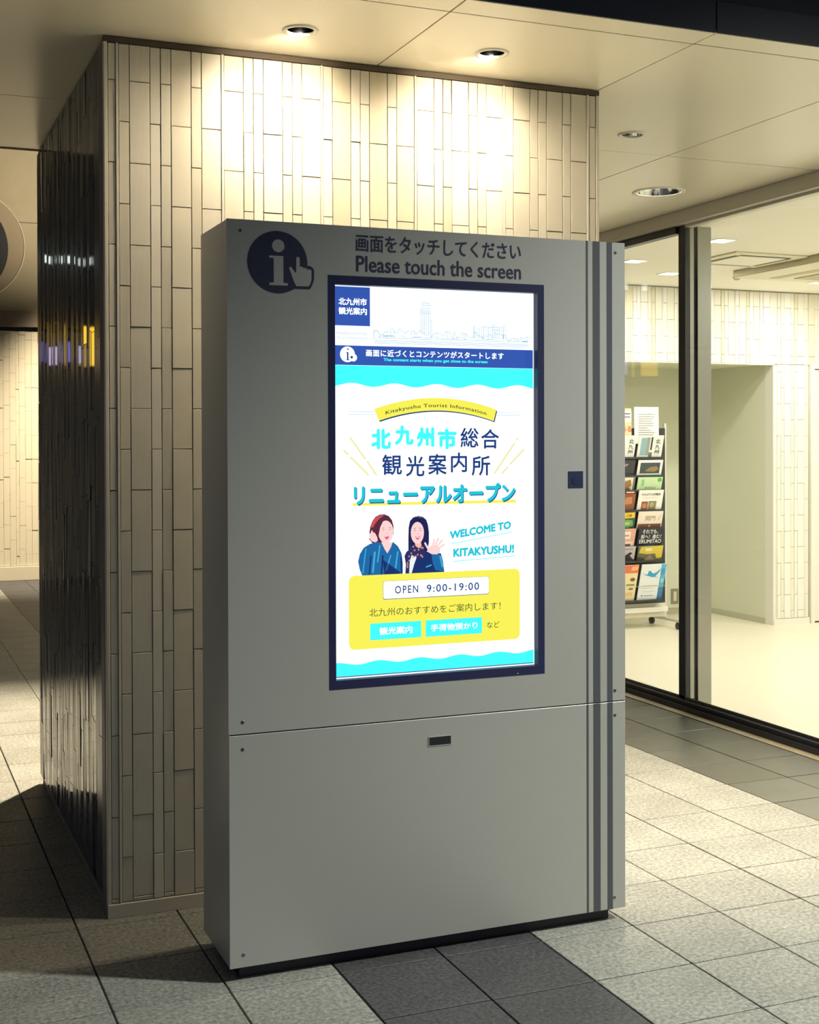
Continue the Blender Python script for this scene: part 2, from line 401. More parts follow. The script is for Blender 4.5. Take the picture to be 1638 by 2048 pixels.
# plain dark void above the panels, and the outer fascia with its joint
for x0, x1 in zip(XE, XE[1:]):
    mbox('fascia_panel', (x0+.002, -.094, H+.002), (x1-.002, -.0885, H+.102), M['fascia'], ceiling, .001)
mbox('fascia_backing', (-5.92, -.0885, H+.0145), (3.31, -.080, H+.239), M['dark'], ceiling)
mbox('edge_trim', (-5.92, 2.425, H-.004), (PILX1+.02, 2.44, H+.20), M['brownf'], ceiling)
for x, y0, y1 in ((3.314, -.08, 5.2),): mbox('edge_trim', (x, y0, H), (x+.01, y1, H+.16), M['slab'], ceiling)

# downlights
def downlight(c, ro, ri, label, power, aim, angle, dark=True, wash=0):
    t = empty('downlight', (c[0], c[1], H)); tag(t, label, 'ceiling light', None)
    bm = bmesh.new(); lathe(bm, (0, 0, 0), [(ro, 0), (ro-.002, -.004), (ri+.003, -.0045), (ri, -.001), (ri, .004)]); obj('rim', bm, M['rim'], t)
    bm = bmesh.new(); lathe(bm, (0, 0, 0), [(ri, .002), (ri*.95, .02), (ri*.8, .05), (ri*.55, .08)]); obj('reflector', bm, M['darkrefl'] if dark else M['chrome'], t)
    bm = bmesh.new(); cyl(bm, (0, 0, .08), ri*.55, .01, seg=24); obj('lamp', bm, M['lamp'] if ri > .1 else M['darkrefl'], t)
    spot('downlight_beam', (c[0], c[1], H-.012), aim, power, WARM, angle, 1.0, .02)
    if wash: spot('wall_wash_beam', (c[0], c[1], H-.014), (c[0], PILY0, H-.115), wash, WARM, 97, .5, .02)
    return t
downlight(*LIGHTS[0], 'small round downlight in the ceiling left of the ceiling joint above the kiosk', 35, (.335, .43, 0), 172, wash=6)
downlight(*LIGHTS[1], 'small round downlight in the ceiling above the right half of the kiosk', 35, (1.003, .43, 0), 172, wash=6)
downlight(*LIGHTS[2], 'small round downlight in the ceiling just right of the tiled pillar', 620, (2.15, 1.05, 0), 66, dark=False)
downlight(*LIGHTS[3], 'wide round downlight with a bright steel reflector near the glass wall', 6, (2.89, 2.26, 0), 110, dark=False)

# ------------------------------------------------------------------ hall behind the pillar, far left
wall_far = struct(mbox('wall_far', (-7, 11.42, 0), (3.4, 11.7, 5.6), M['wallup']))
bm = bmesh.new(); r = random.Random(5); x = -4.0
while x < 3.3:
    w_ = r.choice((NW, WW, WW)); z = .16-r.random()*TH
    while z < 2.74:
        a, b = max(z, .16), min(z+TH, 2.74)
        if b-a > .01: box(bm, (x+.001, 11.408-r.uniform(0, .006), a+.001), (x+w_-.001, 11.425, b-.001))
        z += TH
    x += w_
obj('tile_field', bm, M['halltile'], wall_far, 'stuff')
mbox('skirting', (-4, 11.38, 0), (3.3, 11.42, .155), M['halltile'], wall_far, .004)
mbox('shadow_gap', (-4, 11.40, 2.742), (3.3, 11.42, 2.782), M['dark'], wall_far)
mbox('band', (-4, 11.37, 2.784), (3.3, 11.42, 2.95), M['brownf'], wall_far, .003)
for z0, z1 in ((2.953, 3.93), (3.936, 5.5)):
    mbox('wall_panel', (-4, 11.395, z0), (3.3, 11.42, z1), M['wallup'], wall_far, .002)
# round porthole with a raised ring
port = empty('round_duct', (.05, 11.365, 3.655)); tag(port, 'large dark round duct opening high on the far left wall, cut by the frame edge', 'duct')
bm = bmesh.new(); cyl(bm, (0, -.012, 0), .60, .016, 'Y', 64); obj('flange', bm, mat('duct_flange', (.34, .28, .19), .6), port)
bm = bmesh.new()
ringp = [(.597, -.016), (.603, -.024), (.609, -.016)]
rs = [[bm.verts.new((math.cos(2*math.pi*i/64)*rr, yy, math.sin(2*math.pi*i/64)*rr)) for i in range(64)] for rr, yy in ringp]
for a, b in zip(rs, rs[1:]):
    for i in range(64): bm.faces.new((a[i], a[(i+1) % 64], b[(i+1) % 64], b[i]))
obj('ring', bm, M['rim'], port)
bm = bmesh.new(); cyl(bm, (-.14, -.03, -.03), .57, .0175, 'Y', 64); obj('opening', bm, M['dark'], port)
hall_ceiling = struct(mbox('ceiling_hall', (-7, 2.45, 5.5), (3.4, 11.7, 5.6), M['slab']))
struct(mbox('wall_hall_right', (3.32, 5.24, 0), (3.42, 11.5, 5.5), M['wallup']))
struct(mbox('wall_above_canopy', (-7, 2.44, H+.241), (PILX1+.05, 2.50, 5.5), M['slab']))
struct(mbox('wall_above_corridor', (PILX1+.052, 2.44, H+.02), (PILX1+.10, 5.3, 5.5), M['slab']))
# lit signs on the far wall whose reflection shows in the glazed pillar side
def lit_sign(label, x0, x1, z0, z1, col, s, frame=True):
    t = empty('lit_sign', ((x0+x1)/2, 11.36, z0)); tag(t, label, 'sign')
    W2 = (x1-x0)/2
    mbox('housing', (-W2-.03, 0, -.03), (W2+.03, .03, z1-z0+.03), M['frame'], t)
    mbox('face', (-W2, -.01, 0), (W2, 0, z1-z0), emit('sign_glow', col, s), t)
lit_sign('yellow lit sign on the far wall, reflected in the glazed pillar side', -2.06, -1.80, 2.37, 2.80, (1, .62, .05), 2.6)
lit_sign('narrow yellow lit sign beside the violet ones, reflected in the glazed pillar side', -1.70, -1.66, 2.36, 2.84, (1, .62, .12), 1.6)
lit_sign('pale violet lit sign on the far wall, reflected in the glazed pillar side', -1.60, -1.48, 2.38, 2.58, (.62, .58, 1), 1.8)
lit_sign('blue lit sign on the far wall, reflected at the pillar side far edge', -1.36, -1.24, 2.40, 2.62, (.25, .28, 1), 1.8)
lit_sign('small white lit sign high on the far wall, reflected in the glazed pillar side', -1.90, -1.82, 3.50, 3.58, (.9, 1, .95), 3.5)
lit_sign('small white lit sign high on the far wall, directly above the violet sign', -1.60, -1.52, 3.50, 3.58, (.9, 1, .95), 3.5)

# ------------------------------------------------------------------ shop front (glass wall along X = 3.3)
win = struct(empty('window_1', (0, 0, 0)))
YB = -2.2
mbox('head_rail', (3.30, YB, 2.742), (3.42, 5.24, H-.001), M['header'], win, .002)
mbox('head_bead', (3.345, YB, 2.728), (3.40, 2.70, 2.742), M['header'], win)
mbox('door_top_rail', (3.33, 2.77, 2.70), (3.385, 5.2, 2.7415), M['frame'], win, .002)
mbox('floor_track', (3.315, YB, -.01), (3.40, 5.24, .052), M['frame'], win, .003)
mbox('track_cover', (3.296, YB, -.01), (3.3145, 5.24, .028), M['frame'], win, .002)
mbox('track_lip', (3.345, YB, .0525), (3.352, 5.2, .068), M['steel'], win)
mbox('edge_stone', (3.236, YB, -.013), (3.295, 5.24, 0), G_TAN, win)
mbox('edge_stone', (3.236, 5.242, -.013), (3.318, 11.37, 0), G_TAN, win)
mbox('stile', (3.345, 2.70, .0525), (3.377, 2.765, 2.7415), M['frame'], win, .002)
mbox('post_strip', (3.378, 2.70, .0525), (3.4075, 2.80, 2.7415), M['steel'], win, .002)
mbox('post_groove', (3.4075, 2.712, .0), (3.4285, 2.79, 2.7415), M['dark'], win)
mbox('post', (3.4285, 2.698, 0), (3.523, 2.80, 2.7415), M['steel'], win, .003)
mbox('glass_pane', (3.357, 2.766, .069), (3.365, 5.2, 2.70), M['glass'], win)
mbox('glass_pane', (3.357, YB+.05, .069), (3.365, 2.699, 2.728), M['glass'], win)
# room behind the glass
struct(mbox('floor_interior', (3.402, YB, -.1), (8.6, 6.2, 0.0), M['intfloor']))
HI = 2.7365
ceil_int = struct(mbox('ceiling_interior', (3.425, YB, HI), (8.6, 5.24, HI+.06), M['intceil']))
YW = 5.237
wback = struct(mbox('wall_back', (3.42, YW+.012, 2.141), (8.6, YW+.10, HI), M['white']))
mbox('wall_pier', (5.925, YW+.012, 0), (6.285, YW+.10, 2.141), M['white'], wback)
mbox('wall_pier', (7.3, YW+.012, 0), (8.6, YW+.10, 2.141), M['white'], wback)
ITILES = [tile_mat('room_tile', (.80, .77, .66)), tile_mat('room_pale_tile', (.85, .83, .76)), tile_mat('room_sand_tile', (.74, .70, .54)), tile_mat('room_ivory_tile', (.80, .78, .68))]
icols = list(columns(4.52-3*PER, 6.9, 0))
tile_wall(wback, icols, 2.142, HI-.008, 2.604, YW, lambda x, z: 4.5 < x < 6.5, swap=True, mats=ITILES, seed=8, proud=.003)
tile_wall(wback, [c for c in icols if c[0] > 5.925 and c[0]+c[1] < 6.29], .052, 2.140, 2.604, YW, lambda x, z: True, swap=True, mats=ITILES, seed=9, proud=.003)
for x in [4.52+.3343+k*PER for k in range(-3, 6)]:
    mbox('edge_strip', (x, YW-.005, 2.142 if not 5.925 < x < 6.28 else .052), (x+.007, YW+.012, HI-.008), ITILES[1], wback)
mbox('soffit_trim', (3.42, YW-.002, 2.134), (5.925, YW+.1, 2.1415), M['white'], wback)
mbox('jamb_trim', (5.917, YW-.002, 0), (5.925, YW+.1, 2.134), M['white'], wback)
struct(mbox('baseboard_back', (5.926, YW-.006, 0), (6.285, YW+.012, .05), M['white']))
alc = struct(mbox('wall_alcove', (3.42, 6.17, 0), (6.0, 6.25, 2.3), M['olive']))
mbox('wall_side', (5.917, YW+.1, 0), (6.0, 6.17, 2.3), M['olive'], alc)
mbox('wall_side', (3.42, YW+.1, 0), (3.5, 6.17, 2.3), M['olive'], alc)
mbox('soffit', (3.5, YW+.1, 2.1415), (5.917, 6.17, 2.3), M['olive'], alc)
mbox('skirting', (3.5, 6.163, 0), (5.917, 6.17, .055), mat('alcove_skirting', (.50, .47, .34), .6), alc)
mbox('skirting', (5.911, YW+.1, 0), (5.917, 6.163, .05), mat('alcove_skirting_side', (.55, .55, .42), .6), alc)
struct(mbox('wall_right', (8.5, YB, 0), (8.6, YW, HI), M['white']))
struct(mbox('wall_front', (3.42, YB-.1, 0), (8.6, YB, H), M['white']))
struct(mbox('ceiling_shop_roof', (3.42, YB-.1, HI+.065), (8.6, 5.34, H+.24), M['fascia']))
door = struct(empty('door_1', (6.29, YW, 0)))
mbox('door_frame', (0, -.02, 0), (.035, .05, 2.145), M['white'], door, .002)
mbox('door_frame', (.035, -.02, 2.11), (.98, .05, 2.145), M['white'], door, .002)
mbox('door_frame', (.98, -.02, 0), (1.01, .05, 2.145), M['white'], door, .002)
mbox('door_leaf', (.04, .0, .012), (.975, .04, 2.105), M['white'], door, .002)

# square recessed lamps of the room
def square_lamp(x, y, label, s=.13, power=26):
    t = empty('recessed_lamp', (x, y, HI)); tag(t, label, 'ceiling light')
    bm = bmesh.new(); R_ = s/2
    for a, b in (((-R_-.006, -R_-.006), (R_+.006, -R_)), ((-R_-.006, R_), (R_+.006, R_+.006)), ((-R_-.006, -R_), (-R_, R_)), ((R_, -R_), (R_+.006, R_))):
        box(bm, (a[0], a[1], -.004), (b[0], b[1], 0))
    obj('bezel', bm, M['white'], t)
    mbox('diffuser', (-R_, -R_, -.002), (R_, R_, 0), M['squarelamp'], t)
    l = area('recessed_lamp_light', (x, y, HI-.008), (x, y, 0), s, s, power, (1, .965, .885)); return t
PWR = 18.5
square_lamp(3.87, 3.09, 'square ceiling lamp just right of the steel post behind the glass', power=PWR)
square_lamp(3.87, 4.07, 'square ceiling lamp at the left, right above the kiosk corner behind the glass', power=PWR)
square_lamp(4.47, 4.55, 'square ceiling lamp nearest the tiled back wall left of the steel post', power=PWR)
square_lamp(5.87, 4.60, 'square ceiling lamp at the right edge of the picture', power=PWR)
for x, y, wh in ((4.9, 1.6, 'nearer the glass wall, middle row'), (6.5, 1.6, 'farther from the glass wall, middle row'), (4.9, -.6, 'nearer the glass wall, row by the street'), (6.5, -.6, 'farther from the glass wall, row by the street'), (7.2, 3.6, 'above the white door')):
    square_lamp(x, y, 'square shop ceiling lamp '+wh, power=PWR*1.7)

# air-conditioning cassettes and a detector
ac = empty('air_conditioner', (4.515, 3.715, HI)); tag(ac, 'square ceiling air conditioner with dark air slots right of the steel post', 'air conditioner')
mbox('panel', (-.285, -.285, -.012), (.285, .285, 0), M['acm'], ac, .004)
for a, b in (((-.20, -.225), (.20, -.195)), ((-.20, .195), (.20, .225)), ((-.225, -.19), (-.195, .19)), ((.195, -.19), (.225, .19))):
    mbox('air_slot', (*a, -.0135), (*b, -.0122), M['dark'], ac)
mbox('grille', (-.185, -.185, -.016), (.185, .185, -.0122), M['intceil'], ac, .002)
ac2 = empty('air_conditioner', (5.35, 3.6, HI-.0015)); tag(ac2, 'larger ceiling unit with long tan slots at the right edge of the picture', 'air conditioner')
mbox('body', (-.54, -.9, -.045), (.54, .66, 0), M['actan'], ac2, .004)
mbox('panel', (-.535, -.895, -.052), (.535, .655, -.0455), M['acm'], ac2, .003)
mbox('air_slot', (-.30, -.80, -.054), (-.22, .56, -.0523), M['actan'], ac2)
mbox('air_slot', (.22, -.80, -.054), (.30, .56, -.0523), M['actan'], ac2)
mbox('grille', (-.13, -.80, -.058), (.13, .50, -.0523), M['actan'], ac2, .002)
det = empty('smoke_detector', (5.02, 4.50, HI)); tag(det, 'tiny round smoke detector beside the larger ceiling unit', 'detector')
bm = bmesh.new(); lathe(bm, (0, 0, 0), [(.03, 0), (.03, -.012), (.018, -.03), (.0, -.032)], 20); obj('cap', bm, M['actan'], det)

# wall outlet
ou = empty('wall_outlet', (5.5855, 6.168, .155)); tag(ou, 'brown wall outlet plate with a cream insert low on the alcove wall', 'outlet')
mbox('plate', (-.0375, -.006, -.066), (.0375, 0, .066), M['outlet'], ou, .003)
mbox('insert', (-.0165, -.009, -.042), (.0165, -.0062, .042), M['outleti'], ou, .002)

# ------------------------------------------------------------------ brochure rack
YR = 5.44
rack = empty('brochure_rack', (4.82, YR, 0)); tag(rack, 'black and pale steel brochure rack on casters in front of the alcove', 'rack')
def rb(name, a, b, m, bev=.002):   # rack parts given in world coordinates
    return mbox(name, (a[0]-4.82, a[1]-YR, a[2]), (b[0]-4.82, b[1]-YR, b[2]), m, rack, bev)
for x in (4.528, 5.080):
    rb('post', (x-.011, YR+.10, .07), (x+.011, YR+.125, 1.66), M['rackm'])
    foot = rb('foot_bar', (x-.012, YR-.11, .055), (x+.012, YR+.33, .078), M['rackm'])
    for yy in (YR-.085, YR+.305):
        bm = bmesh.new(); cyl(bm, (x-4.82-.013, yy-YR, .027), .027, .026, 'X', 20); cst = obj('caster', bm, M['rubber'], rack)
        mbox('fork', (x-4.82-.016, yy-YR-.012, .03), (x-4.82+.016, yy-YR+.012, .056), M['rubber'], cst, .002)
rb('foot_cap', (5.066, YR-.135, .054), (5.094, YR-.11, .08), M['rubber'])
rb('back_panel', (4.540, YR+.085, .20), (5.068, YR+.099, 1.62), M['rackb'])
rb('lower_board', (4.539, YR+.09, .085), (5.069, YR+.10, .20), M['cream'])
rb('cross_bar', (4.539, YR+.045, .132), (5.069, YR+.098, .172), M['white'])
XC = [(4.507, 4.741), (4.767, 4.998)]
ROWS = [(1.385, 1.566), (1.238, 1.366), (1.118, 1.226), (.957, 1.122), (.810, .948), (.664, .812), (.543, .668), (.222, .523)]
ROWS = [tuple(1.5276+(z-1.5276)*.988 for z in q) for q in ROWS]
TILT = math.radians(16)
for c0, c1 in XC:
    for zb, zt in ROWS:
        t = rb('pocket', (c0-.010, YR+.020, zb-.016), (c1+.010, YR+.084, zb-.010), M['rackb'])
        bm = bmesh.new(); box(bm, (c0-.010-4.82, .0165, zb-.016), (c1+.010-4.82, .0195, zb+.002)); obj('pocket_lip', bm, M['rackb'], t)
    bm = bmesh.new(); tube(bm, (4.51-4.82, -.02, .352), (5.0-4.82, -.02, .352), .002, 8); obj('retaining_wire', bm, M['rackm'], rack)

def clr(*c): return mat('print', srgb(*c), .45)
_cm = {}
def K(*c):
    if c not in _cm: _cm[c] = clr(*c)
    return _cm[c]
def leaflet(name, col, row, label, base, prints, cat='leaflet', texts=(), zr=None, y=None, tilt=-TILT, th=.006):
    """thin stack of print in a pocket; prints: (u0,v0,u1,v1,colour) or (points,colour) in the sheet's own 0..1"""
    c0, c1 = XC[col]; zb, zt = zr or ROWS[row]
    hgt = (zt-zb)/math.cos(tilt); wd = c1-c0
    t = empty(name, (c0, (YR+.040) if y is None else y, zb-.006)); t.rotation_euler = (-tilt, 0, 0)
    tag(t, label, cat)
    mbox('cover', (0, 0, 0), (wd, th, hgt), K(*base), t, .0006)
    for i, p in enumerate(prints):
        if len(p) == 5:
            u0, v0, u1, v1, c = p; pts = [(u0*wd, v0*hgt), (u1*wd, v0*hgt), (u1*wd, v1*hgt), (u0*wd, v1*hgt)]
        else:
            pts = [(u*wd, v*hgt) for u, v in p[0]]; c = p[1]
        flat('print', [pts], -.0004-.0003*i, K(*c), t)
    for s, u0, u1, v0, v1, c in texts:
        text('lettering', s, u0*wd, u1*wd, v0*hgt, v1*hgt, -.0004-.0003*(len(prints)+1), K(*c), t, .012)
    return t
W_ = (246, 245, 238)
lines = [(.16+.0*i, .92-.062*i, .16+(.62, .38, .5, .66, .6, .55, .62)[i % 7], .935-.062*i, (150, 150, 145)) for i in range(2, 12)]
leaflet('notice_sheet', 1, 0, 'white notice sheet with small grey lines standing at the top of the rack', W_, [(.55, .80, .86, .815, (150, 150, 145))]+lines, 'notice', zr=(1.50, 1.797), y=YR+.068, tilt=math.radians(1), th=.002)
leaflet('notice_sheet', 0, 0, 'orange and white notice with red lettering at the top left of the rack', (250, 214, 165), [(0, .62, 1, .93, W_), (.6, .83, .95, .86, (90, 80, 70)), (.5, .74, .95, .77, (120, 110, 100))],
        'notice', [('いある', .35, 1.0, .34, .50, (205, 95, 50)), ('観光ふ', .45, .95, .14, .26, (180, 70, 60))], zr=(1.50, 1.785), y=YR+.068, tilt=math.radians(1), th=.002)
leaflet('magazine', 1, 0, 'white magazine with a pale blue photo strip and upright black title, right column', W_,
        [(.10, .12, .34, .90, (150, 185, 195)), (.34, .12, .46, .92, (160, 165, 150)), (.50, .35, .57, .93, (60, 65, 75)), (.46, .02, .60, .25, (110, 130, 130))],
        'magazine', [('北', .68, .88, .64, .84, (40, 40, 45)), ('九', .68, .88, .41, .60, (40, 40, 45)), ('州', .68, .88, .18, .37, (40, 40, 45))])
leaflet('magazine', 0, 0, 'white magazine with an upright black title, left column below the orange notice', W_, [(.05, .10, .40, .88, (150, 185, 195))],
        'magazine', [('北', .72, .92, .64, .84, (40, 40, 45)), ('九', .72, .92, .41, .60, (40, 40, 45)), ('州', .72, .92, .18, .37, (40, 40, 45))])
leaflet('leaflet', 1, 1, 'leaflet with a wide white border around a green and red landscape photo', W_,
        [(.10, .16, .90, .84, (70, 85, 80)), (.10, .68, .90, .84, (70, 80, 110)), ([(.3, .3), (.5, .55), (.75, .62), (.86, .45), (.7, .25)], (170, 120, 95)), ([(.35, .34), (.6, .40), (.8, .38), (.6, .25)], (110, 150, 80))])
leaflet('leaflet', 0, 1, 'charcoal leaflet with a pale word near its top, left column', (62, 62, 68), [(.1, .08, .9, .11, (110, 108, 112))], texts=[('TRIP', .35, .72, .62, .78, (205, 200, 180))])
leaflet('leaflet', 1, 2, 'pale green leaflet with a darker green round mark in its corner', (205, 232, 185),
        [(disc(.88, .80, .085, 18, .16), (95, 185, 85)), (.16, .35, .26, .85, (150, 205, 140)), (.30, .15, .75, .28, (165, 200, 150)), (0, 0, 1, .08, (125, 100, 105))])
leaflet('leaflet', 0, 2, 'white leaflet with a brown food picture, left column', (236, 228, 205), [([(.55, .25), (.62, .75), (.82, .85), (.88, .4), (.75, .12)], (165, 120, 75)), (.92, .0, 1, 1, (120, 125, 115)), (.60, .05, .85, .2, (110, 95, 80))])
leaflet('leaflet', 1, 3, 'white leaflet with two small brown photos side by side below a thin title', W_,
        [(.16, .02, .42, .44, (150, 85, 60)), (.44, .02, .76, .46, (150, 140, 100)), (disc(.29, .22, .09, 16, .14), (205, 140, 95)), (disc(.58, .28, .08, 16, .12), (185, 178, 140)), (.18, .62, .8, .635, (200, 200, 195))],
        texts=[('のんびり九州散歩', .12, .88, .74, .86, (70, 70, 72))])
leaflet('leaflet', 0, 3, 'brown and orange food leaflet with a dark top, left column', (150, 92, 62), [(0, .84, 1, 1, (45, 40, 45)), (.60, .88, .92, .95, (235, 210, 150)), ([(.55, .3), (.6, .65), (.85, .7), (.9, .35)], (205, 140, 90)), (.6, .74, .85, .82, (175, 60, 70))])
leaflet('leaflet', 1, 4, 'cream leaflet with faint brown title and a dark brown foot', (244, 232, 218), [(.03, 0, .97, .27, (125, 85, 70)), (disc(.5, .14, .05, 14, .08), (190, 150, 120)), ([(.83, .5), (.93, .85), (.94, .83), (.86, .5)], (205, 180, 160))],
        texts=[('関門', .30, .70, .46, .74, (200, 178, 155))])
leaflet('leaflet', 0, 4, 'leaflet with a yellow band above green leaves, left column', (60, 90, 85), [([(.45, .6), (.5, .95), (.95, .98), (.98, .66)], (238, 205, 50)), ([(.5, .1), (.45, .45), (.7, .55), (.9, .5), (.95, .2), (.75, .05)], (120, 180, 90)), (.55, .22, .8, .4, (175, 215, 150))],
        texts=[('小倉', .62, .85, .72, .88, (200, 60, 40))])
leaflet('leaflet', 1, 5, 'black leaflet filled with bold white slanting lettering', (34, 40, 56), [([(.2, .05), (.5, .16), (.9, .1), (.6, .02)], (60, 70, 110))],
        texts=[('それでも、', .16, .80, .70, .94, W_), ('前へ！進む！', .12, .94, .42, .66, W_), ('ERUMITAO', .08, .97, .16, .38, W_)])
leaflet('leaflet', 0, 5, 'pale pink leaflet with a white panel, left column', (232, 175, 155), [([(.5, .45), (.5, .85), (.8, .85), (.8, .45)], (245, 240, 232)), (.45, .02, .95, .30, (240, 222, 205)), (.55, .05, .85, .16, (120, 95, 85)), (.55, .58, .75, .68, (215, 150, 110))])
leaflet('leaflet', 1, 6, 'leaflet with a yellow autumn photo above a grey roof', (110, 112, 80), [([(.05, .55), (.1, .95), (1, 1), (1, .2), (.8, .15), (.7, .5), (.4, .45)], (222, 200, 70)), (.30, .66, .55, .84, (240, 232, 205)), ([(.3, .05), (.5, .42), (.7, .05)], (165, 140, 125)), ([(0, 0), (.0, .3), (.3, .2), (.3, 0)], (70, 80, 60))])
leaflet('leaflet', 0, 6, 'pale grey leaflet with a small black animal silhouette, left column', (195, 188, 190), [([(.62, .15), (.60, .4), (.78, .62), (.90, .58), (.80, .4), (.95, .15)], (40, 38, 48)), (.5, 0, 1, .16, (60, 58, 70)), (.5, .82, .9, .86, (120, 115, 140))])
bird = [(.06, .79), (.20, .72), (.28, .73), (.30, .80), (.36, .83), (.42, .79), (.50, .74), (.62, .77), (.80, .88), (.76, .80), (.66, .71), (.60, .66), (.74, .63), (.56, .645), (.46, .645), (.32, .68), (.18, .71)]
leaflet('leaflet', 1, 7, 'tall white leaflet with a blue flying bird and a blue right edge', (238, 243, 246),
        [(.80, 0, 1, 1, (95, 185, 225)), (.80, .0, 1, .35, (60, 130, 185)), (bird, (60, 165, 220)), (.14, .40, .72, .408, (150, 160, 170)), (.14, .34, .60, .348, (170, 178, 185)), (.14, .24, .66, .247, (170, 178, 185)), (.14, .12, .2, .15, (50, 120, 190)), (.24, .125, .62, .14, (100, 140, 180)),
         (.84, .70, .96, .86, (70, 160, 215)), (.85, .48, .95, .60, (165, 220, 240))])
leaflet('leaflet', 0, 7, 'tall cream leaflet with a red heading and small food pictures, left column', (240, 225, 175), [(.3, .78, 1, 1, (232, 120, 90)), ([(.7, .84), (.74, .96), (.98, .97), (.96, .86)], (240, 190, 120)), (disc(.82, .60, .10, 18, .05), (130, 90, 60)), (.60, .44, .92, .47, (90, 130, 70)), (.72, .32, .88, .36, (130, 85, 75)), (.5, .16, .9, .24, (235, 190, 140))])

# ------------------------------------------------------------------ information kiosk
KW, KD, ZB, ZT, ZS = 1.290, .317, .040, 2.150, .699
kiosk = empty('information_kiosk', (0, 0, 0)); tag(kiosk, 'tall silver information kiosk with a glowing portrait touch screen', 'kiosk')
mbox('plinth', (.035, .03, 0), (KW-.045, KD-.02, ZB+.002), M['dark'], kiosk, .001)
def framebox(bm, x0, x1, z0, z1, hx0, hx1, hz0, hz1, y0, y1):
    """plate with a rectangular hole"""
    for a, b in (((x0, z0), (x1, hz0)), ((x0, hz1), (x1, z1)), ((x0, hz0), (hx0, hz1)), ((hx1, hz0), (x1, hz1))):
        box(bm, (a[0], y0, a[1]), (b[0], y1, b[1]))
    bmesh.ops.remove_doubles(bm, verts=bm.verts[:], dist=1e-6)
BX0, BX1, BZ0, BZ1 = .2985, 1.0010, .8050, 2.0055
bm = bmesh.new(); framebox(bm, .002, KW-.002, ZB+.001, ZT-.001, BX0, BX1, BZ0, BZ1, .0040, .040); box(bm, (.002, .0401, ZB+.001), (KW-.002, KD, ZT-.001)); obj('body', bm, M['kiosk'], kiosk)
bm = bmesh.new(); framebox(bm, 0, KW, ZS+.002, ZT, BX0, BX1, BZ0, BZ1, 0, .0038); up = obj('upper_panel', bm, M['kiosk'], kiosk)
lo = mbox('lower_panel', (0, 0, ZB), (KW, .0038, ZS-.002), M['kiosk'], kiosk, .0012)
mbox('seam', (.003, .0035, ZS-.0025), (KW-.003, .0045, ZS+.0025), M['dark'], kiosk)
for zz0, zz1, par in ((ZS+.002, ZT, up), (ZB, ZS-.002, lo)):
    for a, b in ((1.1495, 1.1565), (1.174, 1.199), (1.2245, 1.2435)):
        flat('stripe', [[(a, zz0), (b, zz0), (b, zz1), (a, zz1)]], -.0006, M['stripe'], par)
for x, z in ((.0395, 2.118), (1.256, 2.118), (.0405, .734), (1.252, .733), (.040, .657), (1.252, .655), (.040, .076), (1.250, .076)):
    bm = bmesh.new(); cyl(bm, (x, .0005, z), .0062, -.0018, 'Y', 16, .0045); bmesh.ops.recalc_face_normals(bm, faces=bm.faces[:])
    s = obj('screw', bm, M['screw'], kiosk)
    mbox('socket', (x-.0016, -.0022, z-.0016), (x+.0016, -.0014, z+.0016), M['dark'], s)
# sensor window and lower slot
sw = mbox('sensor_window', (1.0845, -.0012, 1.3765), (1.138, .0, 1.4295), M['black'], kiosk, .0008)
bm = bmesh.new(); cyl(bm, (1.111, -.0013, 1.400), .012, -.0012, 'Y', 24); bmesh.ops.recalc_face_normals(bm, faces=bm.faces[:]); obj('lens', bm, mat('lens_blue', (.02, .03, .07), .12), sw)
sl = mbox('slot', (.611, -.0010, .6155), (.6825, .0, .6405), M['dark'], kiosk)
bm = bmesh.new(); framebox(bm, .609, .6845, .6135, .6425, .6112, .6823, .6157, .6403, -.0016, 0); obj('slot_rim', bm, M['kiosk'], sl)

# printed front: lettering and the information emblem
text('lettering', '画面をタッチしてください', .385, .922, 2.0775, 2.1275, -.0009, M['navy'], up, .014)
text('lettering', 'Please touch the screen', .3855, .922, 2.0185, 2.0655, -.0009, M['navy'], up, .012)
hand = [(.1813, 2.0205), (.1850, 2.0235), (.1885, 2.0217), (.2023, 2.0049), (.2029, 2.0488), (.2052, 2.0520), (.2083, 2.0528), (.2113, 2.0515), (.2134, 2.0479), (.2136, 2.0228), (.2170, 2.0255), (.2206, 2.0252), (.2235, 2.0235), (.2249, 2.0199), (.2290, 2.0222), (.2323, 2.0216),
        (.2345, 2.0195), (.2359, 2.0165), (.2405, 2.0188), (.2445, 2.0180), (.2475, 2.0160), (.2487, 2.0130), (.2480, 1.9867), (.2440, 1.9760), (.2394, 1.9695), (.2028, 1.9687), (.1963, 1.9803)]
outer = [(.2120, 2.0330), (.2300, 2.0290), (.2403, 2.0283), (.2455, 2.0278), (.2499, 2.0252), (.2540, 2.0215), (.2565, 2.0150), (.2566, 1.9926), (.2545, 1.9830), (.2511, 1.9742), (.2470, 1.9660), (.2437, 1.9613), (.2028, 1.9610), (.1900, 1.9610), (.1900, 2.0330)]
iglyph = [(.1223, 2.0524), (.1647, 2.0524), (.1650, 1.9768), (.1774, 1.9760), (.1774, 1.9688), (.1232, 1.9685), (.1236, 1.9758), (.1363, 1.9768), (.1358, 2.0455), (.1223, 2.0462)]
emb = flat('emblem', [disc(.1480, 2.0345, .0885, 64)], -.0008, M['navy'], up)
flat('emblem_outline', [outer], -.0009, M['navy'], emb)
flat('emblem_letter', [iglyph, disc(.1497, 2.0808, .0183, 32)], -.0014, M['kiosk'], emb)
flat('emblem_hand', [hand], -.0014, M['kiosk'], emb)

